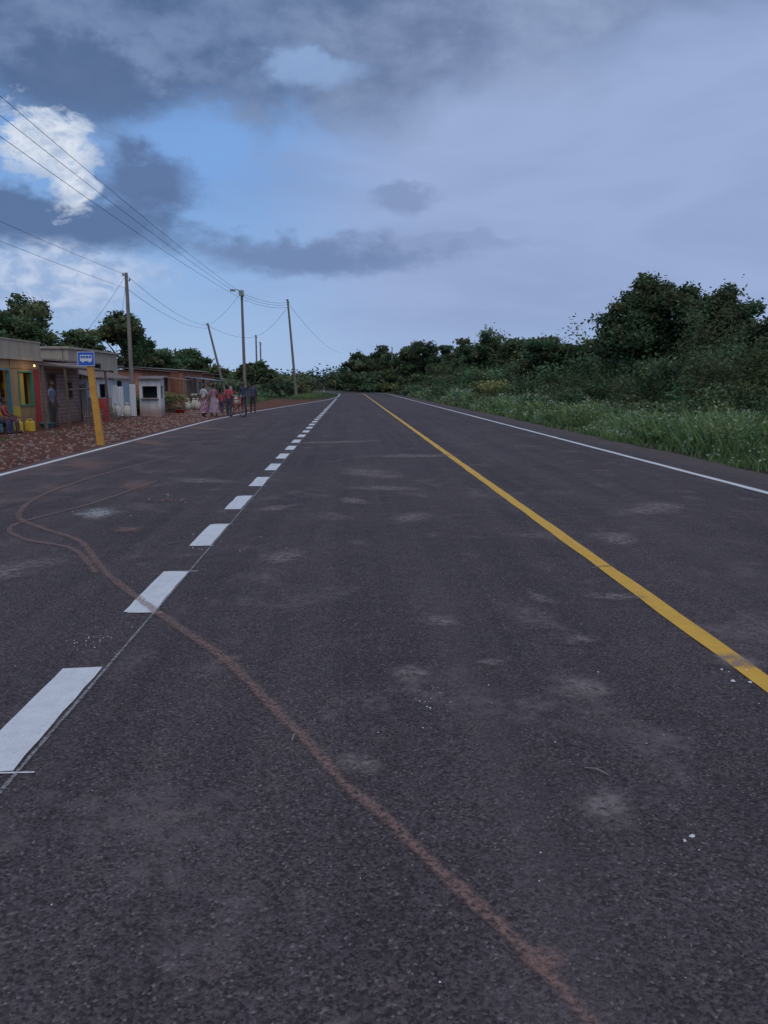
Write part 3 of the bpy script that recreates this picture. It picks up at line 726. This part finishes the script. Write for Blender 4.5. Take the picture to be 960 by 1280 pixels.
basin(-7.9,46.2,'jerry'); basin(-8.9,41.0,'redp'); basin(-10.4,27.0,'teal')
def crate(x,y,m,n=1):
    e=empty('plastic_crate',(x,y,0),R(random.uniform(-20,20))); b=MB()
    for k in range(n):
        z=k*.31
        b.box(-.2,.2,-.28,.28,z,z+.02); 
        for zz in(.02,.12,.22):
            b.box(-.2,-.18,-.28,.28,z+zz,z+zz+.07); b.box(.18,.2,-.28,.28,z+zz,z+zz+.07); b.box(-.18,.18,-.28,-.26,z+zz,z+zz+.07); b.box(-.18,.18,.26,.28,z+zz,z+zz+.07)
        for sx in(-.195,.175):
            for sy in(-.275,.255): b.box(sx,sx+.02,sy,sy+.02,z+.021,z+.30)
    b.build('body',[m],e)
crate(-9.9,31.4,'redp',3); crate(-10.2,38.9,'jerry',2); crate(-9.2,54.0,'redp',2); crate(-10.3,45.0,'green',2)
def heap(name,x,y,rx,ry,h,mat):
    b=MB(); b.ell((x,y,0),(rx,ry,h),0,22,12,lambda p:p*(1+.16*math.sin(p[0]*7+p[1]*5)+.1*math.sin(p[1]*13+p[2]*9)))
    for _ in range(60):
        a=random.uniform(0,6.28); r=random.random()**.5; xx=x+rx*r*math.cos(a); yy=y+ry*r*math.sin(a); z=h*math.sqrt(max(0,1-r*r))
        b.box(xx-.12,xx+.12,yy-.06,yy+.06,z-.03,z+.06,0,rot=random.uniform(0,3))
    b.build(name,[mat])
heap('brick_heap',-10.3,43.2,.9,1.4,.75,'rock'); heap('soil_heap',-10.3,66,1.2,2,.6,'rock'); heap('brick_heap',-9.6,49.5,.5,.6,.4,'bricko')
bushes('shop_side_shrub',[(-11.4,-10.9,.8,1.3)],(.09,.14,.06),40.5,43,1.1,150,.06)
b=MB()
for i in range(5): b.tube([(-9.8+.16*i,41.6,.09),(-9.8+.16*i,43.4,.09)],.07,7)
for i in range(4): b.tube([(-9.72+.16*i,41.7,.22),(-9.72+.16*i,43.3,.22)],.065,7)
b.build('log_pile',['bark'])
b=MB()
for i in range(26):
    yy=28.9+i*.16; b.tube([(-9.75,yy,0),(-9.75+random.uniform(-.05,.05),yy+random.uniform(-.04,.04),random.uniform(.35,.6))],.018,5)
b.tube([(-9.73,28.8,.3),(-9.73,33,.32)],.015,5); b.build('stick_fence',['wood'])
def jerrycan(x,y,rot=0,mat='jerry'):
    e=empty('jerrycan',(x,y,0),rot); b=MB(); b.box(-.09,.09,-.14,.14,0,.33,0); b.build('body',[mat],e,bevel=.03)
    b=MB(); b.tube([(0,-.1,.32),(0,-.09,.4),(0,.05,.4),(0,.07,.32)],.016,7); b.tube([(0,.1,.32),(0,.11,.38)],.028,9); b.build('handle_and_cap',[mat],e)
jerrycan(-10.35,24.7,.4); jerrycan(-10.2,25.1,1.2); jerrycan(-7.5,40,1.,'bsheet')
def bench(x,y,rot=0):
    e=empty('wooden_bench',(x,y,0),rot); b=MB(); b.box(-.16,.16,-.7,.7,.40,.44)
    for sx in(-.12,.12):
        for sy in(-.6,.6): b.tube([(sx,sy,0),(sx*.8,sy,.40)],.025,6)
    b.build('seat_and_legs',['woodd'],e)
bench(-10.62,23.9)

# ---------------------------------------------------------------- people
simpleLip=simple('lips',(.12,.045,.04),.5,.1,5,bmp=0)
def person(name,x,y,heading,H=1.6,top=(.4,.4,.4),bottom=(.05,.06,.12),skirt=None,pattern=None,stride=.0,armL=(.05,0),armR=(-.05,0),seated=False,sleeves=.35,headwrap=None,hairl=0):
    e=empty(name,(x,y,0),heading,H/1.72)
    pz=.92
    V=[(0,0,pz),(0,.0,1.10),(0,.0,1.30),(0,0,1.43),(0,.005,1.50),(0,.012,1.56)]
    Rr=[(.135,.105),(.115,.09),(.145,.10),(.075,.07),(.05,.05),(.055,.055)]
    E=[(0,1),(1,2),(2,3),(3,4),(4,5)]
    def add(p,r,par): V.append(p); Rr.append((r,r)); E.append((par,len(V)-1)); return len(V)-1
    palms=[]
    if seated: V=[(a,b_,c-.44) for a,b_,c in V]; oz=-.44
    else: oz=0
    for s,st in((-1,stride),(1,-stride)):
        if seated:
            h=add((s*.09,.02,.47),.085,0); k=add((s*.11,.42,.50),.062,h); a=add((s*.11,.44,.09),.042,k); add((s*.12,.58,.035),.034,a)
        else:
            h=add((s*.085,0,.86),.088,0); k=add((s*.095,st*.45+.02,.48+abs(st)*.02),.060,h); a=add((s*.10,st*.95-(.05 if st<0 else 0),.09+(.05 if st<0 else 0)),.040,k); add((s*.115,st*.95+.14,.035+(.02 if st<0 else 0)),.034,a)
    for s,(fw,bend) in((-1,armL),(1,armR)):
        sh=add((s*.165,0,1.385+oz),.056,2)
        el=Vector((s*.215,fw*.28-.01,1.11+oz+abs(fw)*.05)); ei=add(tuple(el),.040,sh)
        ang=fw+bend; wr=el+Vector((s*(.02-.04*min(1,bend)),math.sin(ang)*.25,-math.cos(ang)*.25)); wi=add(tuple(wr),.027,ei)
        dr=(wr-el).normalized(); pl=wr+dr*.075; pi=add(tuple(pl),.030,wi); palms.append((s,wr,pl,dr))
    me=bpy.data.meshes.new('t'); me.from_pydata([tuple(v) for v in V],E,[]); o=bpy.data.objects.new('t',me); COL.objects.link(o)
    o.modifiers.new('s','SKIN'); sk=me.skin_vertices[0].data
    for i,r in enumerate(Rr): sk[i].radius=r; sk[i].use_root=(i==0)
    ss=o.modifiers.new('u','SUBSURF'); ss.levels=2
    dg=bpy.context.evaluated_depsgraph_get(); m2=bpy.data.meshes.new_from_object(o.evaluated_get(dg)); bpy.data.objects.remove(o)
    mt=cloth('top_cloth',top,None if skirt else pattern); mbm=cloth('bottom_cloth',bottom)
    m2.name='body'
    for k in (M['skin'],mt,mbm,M['rubber']): m2.materials.append(k)
    for p in m2.polygons:
        c=p.center; z=c.z-oz; p.use_smooth=True
        ax=abs(c.x)
        if seated:
            if c.z<.08: mi=3
            elif c.y>.12 and ax<.2 and c.z<.6: mi=2 if not skirt else (0 if c.z<.42 else 2)
            elif c.z<.56 and ax<.2: mi=2
            elif z>1.45: mi=0
            elif ax>.18 and z<1.39-sleeves*.6: mi=0
            else: mi=1
        else:
            if z<.075: mi=3
            elif z>1.455: mi=0
            elif ax>.175 and z<1.39-sleeves*.6 : mi=0
            elif z<.97 and ax<.2: mi=2 if (not skirt or z>.5) else 0
            else: mi=1
        p.material_index=mi
    ob=bpy.data.objects.new('body',m2); COL.objects.link(ob); ob.parent=e
    b=MB()
    for s,wr,pl,dr in palms:
        side=Vector((0,1,0))-dr*dr.y; side.normalize()
        for k,(off,ln) in enumerate(((.028,.065),(.010,.075),(-.010,.07),(-.027,.055))):
            r0=pl+side*off+dr*.01; inn=Vector((-s*.012,0,0))
            b.tube([r0,r0+dr*ln*.5+inn*.3,r0+dr*ln+inn*1.5],[.0095,.009,.006],6,0)
        r0=wr+dr*.03+side*.025; b.tube([r0,r0+side*.03+dr*.025,r0+side*.035+dr*.055],[.011,.010,.007],6,0)
    b.build('fingers',['skin'],e,True)
    hz=1.62+oz
    b=MB()
    def hf(p):
        q=Vector(p)
        if q.z<0: q.x*=1-.28*(-q.z); q.y*=1-.12*(-q.z)
        return q
    b.ell((0,.015,hz),(.078,.098,.118),0,16,12,hf)
    b.add([(-.014,.108,hz-.03),(.014,.108,hz-.03),(0,.134,hz-.028),(0,.106,hz+.015)],[(0,1,2),(1,3,2),(3,0,2)],0)
    for s in(-1,1):
        b.ell((s*.03,.10,hz+.008),(.013,.010,.007),1,8,6); b.ell((s*.03,.107,hz+.008),(.005,.004,.005),2,6,5)
        b.ell((s*.08,.01,hz-.005),(.012,.02,.03),0,8,6)
    b.ell((0,.100,hz-.058),(.024,.010,.008),3,8,6)
    b.build('head',['skin','swhite','hair',simpleLip],e,True)
    b=MB(); b.ell((0,-.002,hz+.022),(.084,.100,.112),0,16,10,lambda p:Vector((p.x,p.y if p.z>-.1 or p.y<0 else p.y*.3,max(p.z,-.55 if p.y<.3 else .3))))
    if hairl: b.ell((0,-.09,hz+.06),(.05,.05,.05),0,10,8)
    b.build('headscarf' if headwrap else 'hair',[cloth('scarf',headwrap) if headwrap else 'hair'],e,True)
    if skirt and not seated:
        b=MB(); V=[];nr=9;nu=28
        for j in range(nr):
            t=j/(nr-1); z=1.03-(1.03-skirt)*t; rx=.135+.115*t**.8+abs(stride)*.25*t; ry=.108+.09*t+abs(stride)*.4*t
            for i in range(nu):
                a=2*math.pi*i/nu; rp=1+.07*t*math.sin(a*7+.6); V.append((rx*rp*math.cos(a),ry*rp*math.sin(a),z+.01*t*math.sin(a*3)))
        b.add(V,[(j*nu+i,(j+1)*nu+i,(j+1)*nu+(i+1)%nu,j*nu+(i+1)%nu) for j in range(nr-1) for i in range(nu)])
        b.build('skirt',[cloth('skirt_cloth',bottom,pattern)],e,True)
    return e
person('woman',-6.75,36.2,R(150),1.52,(.66,.63,.62),(.42,.17,.25),.22,(.60,.56,.56),.08,(.1,.9),(.1,.3),headwrap=(.06,.05,.07))
person('woman',-6.25,35.9,R(20),1.5,(.42,.20,.28),(.40,.36,.44),.25,(.45,.12,.20),.12,(-.1,.2),(.2,.9))
person('woman',-7.3,39.2,R(200),1.45,(.58,.55,.50),(.12,.11,.20),.3,(.4,.34,.4),.0,(.1,.5),(.1,.2))
person('child',-6.45,39.4,R(170),1.15,(.50,.09,.11),(.07,.07,.13),None,None,.12)
person('man',-5.35,39.4,R(180),1.6,(.05,.06,.11),(.04,.045,.07),None,None,.14,(.2,.2),(-.2,.1),sleeves=.9)
person('man',-5.05,40.6,R(10),1.58,(.09,.09,.14),(.05,.04,.05),None,None,.16,(-.2,.2),(.25,.2),sleeves=.9)
person('man',-5.62,36.35,R(172),1.5,(.55,.09,.12),(.06,.07,.12),None,None,.1,(.6,.9),(.5,.9))
person('woman',-8.0,45.5,R(120),1.5,(.42,.12,.10),(.40,.38,.36),.25,(.1,.1,.2),.05,(.1,.8),(.1,.2),headwrap=(.45,.3,.1))
person('woman',-9.1,50.5,R(220),1.55,(.14,.25,.18),(.42,.20,.10),.22,(.5,.42,.15),0)
person('man',-8.4,55.0,R(250),1.62,(.58,.56,.54),(.07,.07,.09),None,None,.1,(.2,.3),(-.1,.3))
person('man',-7.4,60.5,R(0),1.6,(.10,.12,.17),(.06,.05,.05),None,None,.1)
person('child',-7.6,44.0,R(90),1.1,(.50,.42,.16),(.15,.1,.1),None,None,.08)
person('child',-10.62,23.75,R(-90),1.35,(.66,.32,.05),(.08,.08,.16),None,None,0,(.4,.8),(.3,.9),seated=True)
person('woman',-10.62,24.25,R(-80),1.45,(.45,.08,.07),(.25,.1,.2),.3,None,0,(.5,.7),(.4,.8),seated=True)
person('man',-10.4,27.6,R(-100),1.6,(.14,.18,.28),(.06,.06,.06),None,None,0,(.1,.2),(.1,.4))

def bicycle(x,y,rot):
    e=empty('bicycle',(x,y,0),rot)
    for nm,wy in(('front_wheel',-.52),('rear_wheel',.52)):
        b=MB(); n=28
        P=[(0,wy+.31*math.cos(2*math.pi*i/n),.33+.31*math.sin(2*math.pi*i/n)) for i in range(n+1)]
        b.tube(P,.02,7,0,False); P=[(0,wy+.285*math.cos(2*math.pi*i/n),.33+.285*math.sin(2*math.pi*i/n)) for i in range(n+1)]
        b.tube(P,.009,6,1,False)
        for i in range(14): a=2*math.pi*i/14; b.tube([(0.02*(-1)**i,wy,.33),(0,wy+.28*math.cos(a),.33+.28*math.sin(a))],.003,4,1,False)
        b.tube([(-.05,wy,.33),(.05,wy,.33)],.025,8,1); b.build(nm,['rubber','steel'],e,True)
    b=MB(); bb=(0,.1,.30); st=(0,.22,.78); hd=(0,-.36,.82); hl=(0,-.39,.68)
    for a,c in((bb,st),(st,hd),(hl,bb)): b.tube([a,c],.02,8,0)
    for s in(-.05,.05): b.tube([(0,bb[1],bb[2]),(s,.52,.33)],.011,6,0); b.tube([(0,.2,.74),(s,.52,.33)],.010,6,0); b.tube([(s*.6,-.385,.70),(s,-.52,.33)],.012,6,0)
    b.tube([hl,hd,(0,-.35,.92)],.02,8,0); b.build('frame',['redp'],e,True)
    b=MB(); b.tube([(-.28,-.2,.97),(-.24,-.33,.96),(0,-.36,.93),(.24,-.33,.96),(.28,-.2,.97)],.013,7,0); b.tube([st,(0,.24,.88)],.012,6,0)
    b.ell((0,.27,.90),(.08,.14,.035),1,12,6); b.tube([(-.1,.1,.2),(-.06,.1,.22),(.06,.1,.38),(.1,.1,.40)],.012,6,0); b.box(-.13,-.08,.06,.14,.185,.205,1); b.box(.08,.13,.06,.14,.395,.415,1)
    b.box(-.07,.07,.36,.78,.72,.74,0); b.build('handlebar_saddle_pedals_carrier',['steel','rubber'],e)
bicycle(-5.25,36.1,R(42))
bicycle(-7.9,47.2,R(70))

# ---------------------------------------------------------------- world
wd=bpy.data.worlds.new('World'); sc.world=wd; wd.use_nodes=True; nt=wd.node_tree
bg=nt.nodes['Background']
dirv=N(nt,'ShaderNodeTexCoord').outputs['Generated']
s=N(nt,'ShaderNodeSeparateXYZ'); L(nt,dirv,s.inputs[0])
az=math_(nt,'MULTIPLY',math_(nt,'ARCTAN2',s.outputs[0],s.outputs[1]),57.2958)
el=math_(nt,'MULTIPLY',math_(nt,'ARCSINE',s.outputs[2]),57.2958)
cb=N(nt,'ShaderNodeCombineXYZ'); L(nt,math_(nt,'MULTIPLY',az,.1),cb.inputs[0]); L(nt,math_(nt,'MULTIPLY',el,.17),cb.inputs[1])
co=cb.outputs[0]
nA=noise(nt,co,1.0,5,.52,.3); nB=noise(nt,mapping(nt,co,(1,1,1),(7.3,2.1,0)),2.4,6,.58,.2); nC=noise(nt,mapping(nt,co,(.45,1,1),(1.3,9.1,0)),1.0,5,.5,.4)
nD=noise(nt,mapping(nt,co,(1,1,1),(2.3,5.1,0)),5.,6,.62,.3)
azw=math_(nt,'ADD',az,math_(nt,'MULTIPLY',math_(nt,'SUBTRACT',nA,.5),9.)); elw=math_(nt,'ADD',el,math_(nt,'MULTIPLY',math_(nt,'SUBTRACT',nB,.5),3.6))
def blob(a,e_,ra,re,k=1.1,lo=1.2,hi=.45,n=None):
    x=math_(nt,'DIVIDE',math_(nt,'SUBTRACT',azw,a),ra); y=math_(nt,'DIVIDE',math_(nt,'SUBTRACT',elw,e_),re)
    d=math_(nt,'SQRT',math_(nt,'ADD',math_(nt,'MULTIPLY',x,x),math_(nt,'MULTIPLY',y,y)))
    nn=math_(nt,'ADD',math_(nt,'MULTIPLY',nB,.6),math_(nt,'MULTIPLY',nD,.4)) if n is None else n
    d=math_(nt,'ADD',d,math_(nt,'MULTIPLY',math_(nt,'SUBTRACT',nn,.5),k*1.4))
    return mrange(nt,d,lo,hi)
sky=N(nt,'ShaderNodeTexSky',sky_type='NISHITA'); sky.sun_disc=False; sky.sun_elevation=R(48); sky.sun_rotation=R(170)
skyc=mixc(nt,1.,sky.outputs[0],(.07,.07,.07),'MULTIPLY')
rp=N(nt,'ShaderNodeValToRGB'); L(nt,mrange(nt,el,0,40,0,1,False),rp.inputs[0])
cr=rp.color_ramp; cr.elements[0].position=0; cr.elements[0].color=(.38,.54,.82,1); cr.elements[1].position=1; cr.elements[1].color=(.20,.33,.60,1)
for p,c in((.12,(.31,.48,.78,1)),(.35,(.20,.39,.76,1))): q=cr.elements.new(p); q.color=c
c=mixc(nt,.12,rp.outputs[0],skyc)
veil=math_(nt,'MULTIPLY',mrange(nt,azw,-9,6),mrange(nt,elw,-1,6,.3,.95))
c=mixc(nt,veil,c,mixc(nt,mrange(nt,nC,.3,.7),(.285,.37,.60),(.365,.46,.71)))
c=mixc(nt,math_(nt,'MULTIPLY',mrange(nt,nC,.5,.66),mrange(nt,el,1,6,.15,.4)),c,(.23,.31,.52))
la=math_(nt,'ADD',el,mrange(nt,azw,2,16,0,-3.6))
lid=mrange(nt,math_(nt,'ADD',la,math_(nt,'MULTIPLY',math_(nt,'SUBTRACT',nA,.5),13.)),15.4,19.6)
lm=math_(nt,'ADD',math_(nt,'ADD',math_(nt,'MULTIPLY',nA,.55),math_(nt,'MULTIPLY',nB,.3)),math_(nt,'MULTIPLY',nD,.15))
lidc=mixc(nt,mrange(nt,azw,-10,18),mixc(nt,mrange(nt,lm,.38,.62),(.078,.13,.26),(.19,.265,.44)),mixc(nt,mrange(nt,lm,.36,.64),(.165,.23,.39),(.29,.37,.56)))
lidc=mixc(nt,mrange(nt,el,30,60),lidc,(.36,.44,.60))
c=mixc(nt,math_(nt,'MULTIPLY',lid,.94),c,lidc)
dk1=blob(-17,18.4,8,2.6,1.2); c=mixc(nt,math_(nt,'MULTIPLY',dk1,.75),c,(.082,.138,.275))
hole=blob(-3.0,20.4,4.2,1.2,1.7); c=mixc(nt,math_(nt,'MULTIPLY',hole,.7),c,(.29,.44,.72))
hole=blob(-10.0,15.6,5,3.0,1.2); c=mixc(nt,math_(nt,'MULTIPLY',hole,.75),c,(.20,.39,.77))
dk=(.095,.16,.315)
w5=blob(-20,6.8,7,2.8,1.3); c=mixc(nt,math_(nt,'MULTIPLY',w5,.8),c,mixc(nt,mrange(nt,nD,.35,.65),(.30,.42,.65),(.58,.65,.81)))
b3=blob(-19,10.6,9.5,2.1,1.2); c=mixc(nt,math_(nt,'MULTIPLY',b3,.92),c,dk)
b4=blob(-3,8.8,9.5,1.4,1.2); c=mixc(nt,math_(nt,'MULTIPLY',b4,.8),c,(.14,.21,.385))
b4=blob(4,9.8,9,.9,1.5); c=mixc(nt,math_(nt,'MULTIPLY',b4,.4),c,(.2,.27,.46))
b2=blob(-14.2,13.4,4.8,2.2,1.1); c=mixc(nt,math_(nt,'MULTIPLY',b2,.92),c,(.105,.17,.33))
nw=math_(nt,'ADD',math_(nt,'MULTIPLY',nB,.35),math_(nt,'MULTIPLY',nD,.65))
w1=math_(nt,'MAXIMUM',blob(-20.2,15.1,3.6,2.0,2.2,1.1,.6,nw),blob(-19.0,13.0,2.0,2.2,2.2,1.1,.6,nw))
c=mixc(nt,w1,c,mixc(nt,mrange(nt,nD,.33,.62),(.40,.50,.68),(.70,.76,.86)))
b8=blob(3.4,12.7,2.4,1.0,1.5); c=mixc(nt,math_(nt,'MULTIPLY',b8,.55),c,(.17,.24,.42))
c=mixc(nt,mrange(nt,el,-.5,-6),c,(.10,.09,.09))
L(nt,c,bg.inputs[0]); bg.inputs[1].default_value=1.0

sun=bpy.data.lights.new('sun','SUN'); sun.energy=.75; sun.angle=R(50); sun.color=(1,.93,.86)
so=bpy.data.objects.new('sun',sun); COL.objects.link(so)
a_=R(170)
sd=Vector((math.sin(a_)*math.cos(R(48)),math.cos(a_)*math.cos(R(48)),math.sin(R(48))))
so.rotation_euler=sd.to_track_quat('Z','Y').to_euler()

cam=bpy.data.cameras.new('camera'); cam.sensor_fit='VERTICAL'; cam.sensor_height=36; cam.lens=27.03; cam.clip_start=.05; cam.clip_end=8000
co_=bpy.data.objects.new('camera',cam); COL.objects.link(co_); co_.location=(0,0,1.5); co_.rotation_euler=(R(90-9.45),0,R(-2.5))
sc.camera=co_
sc.view_settings.view_transform='Standard'; sc.view_settings.look='None'; sc.view_settings.exposure=0
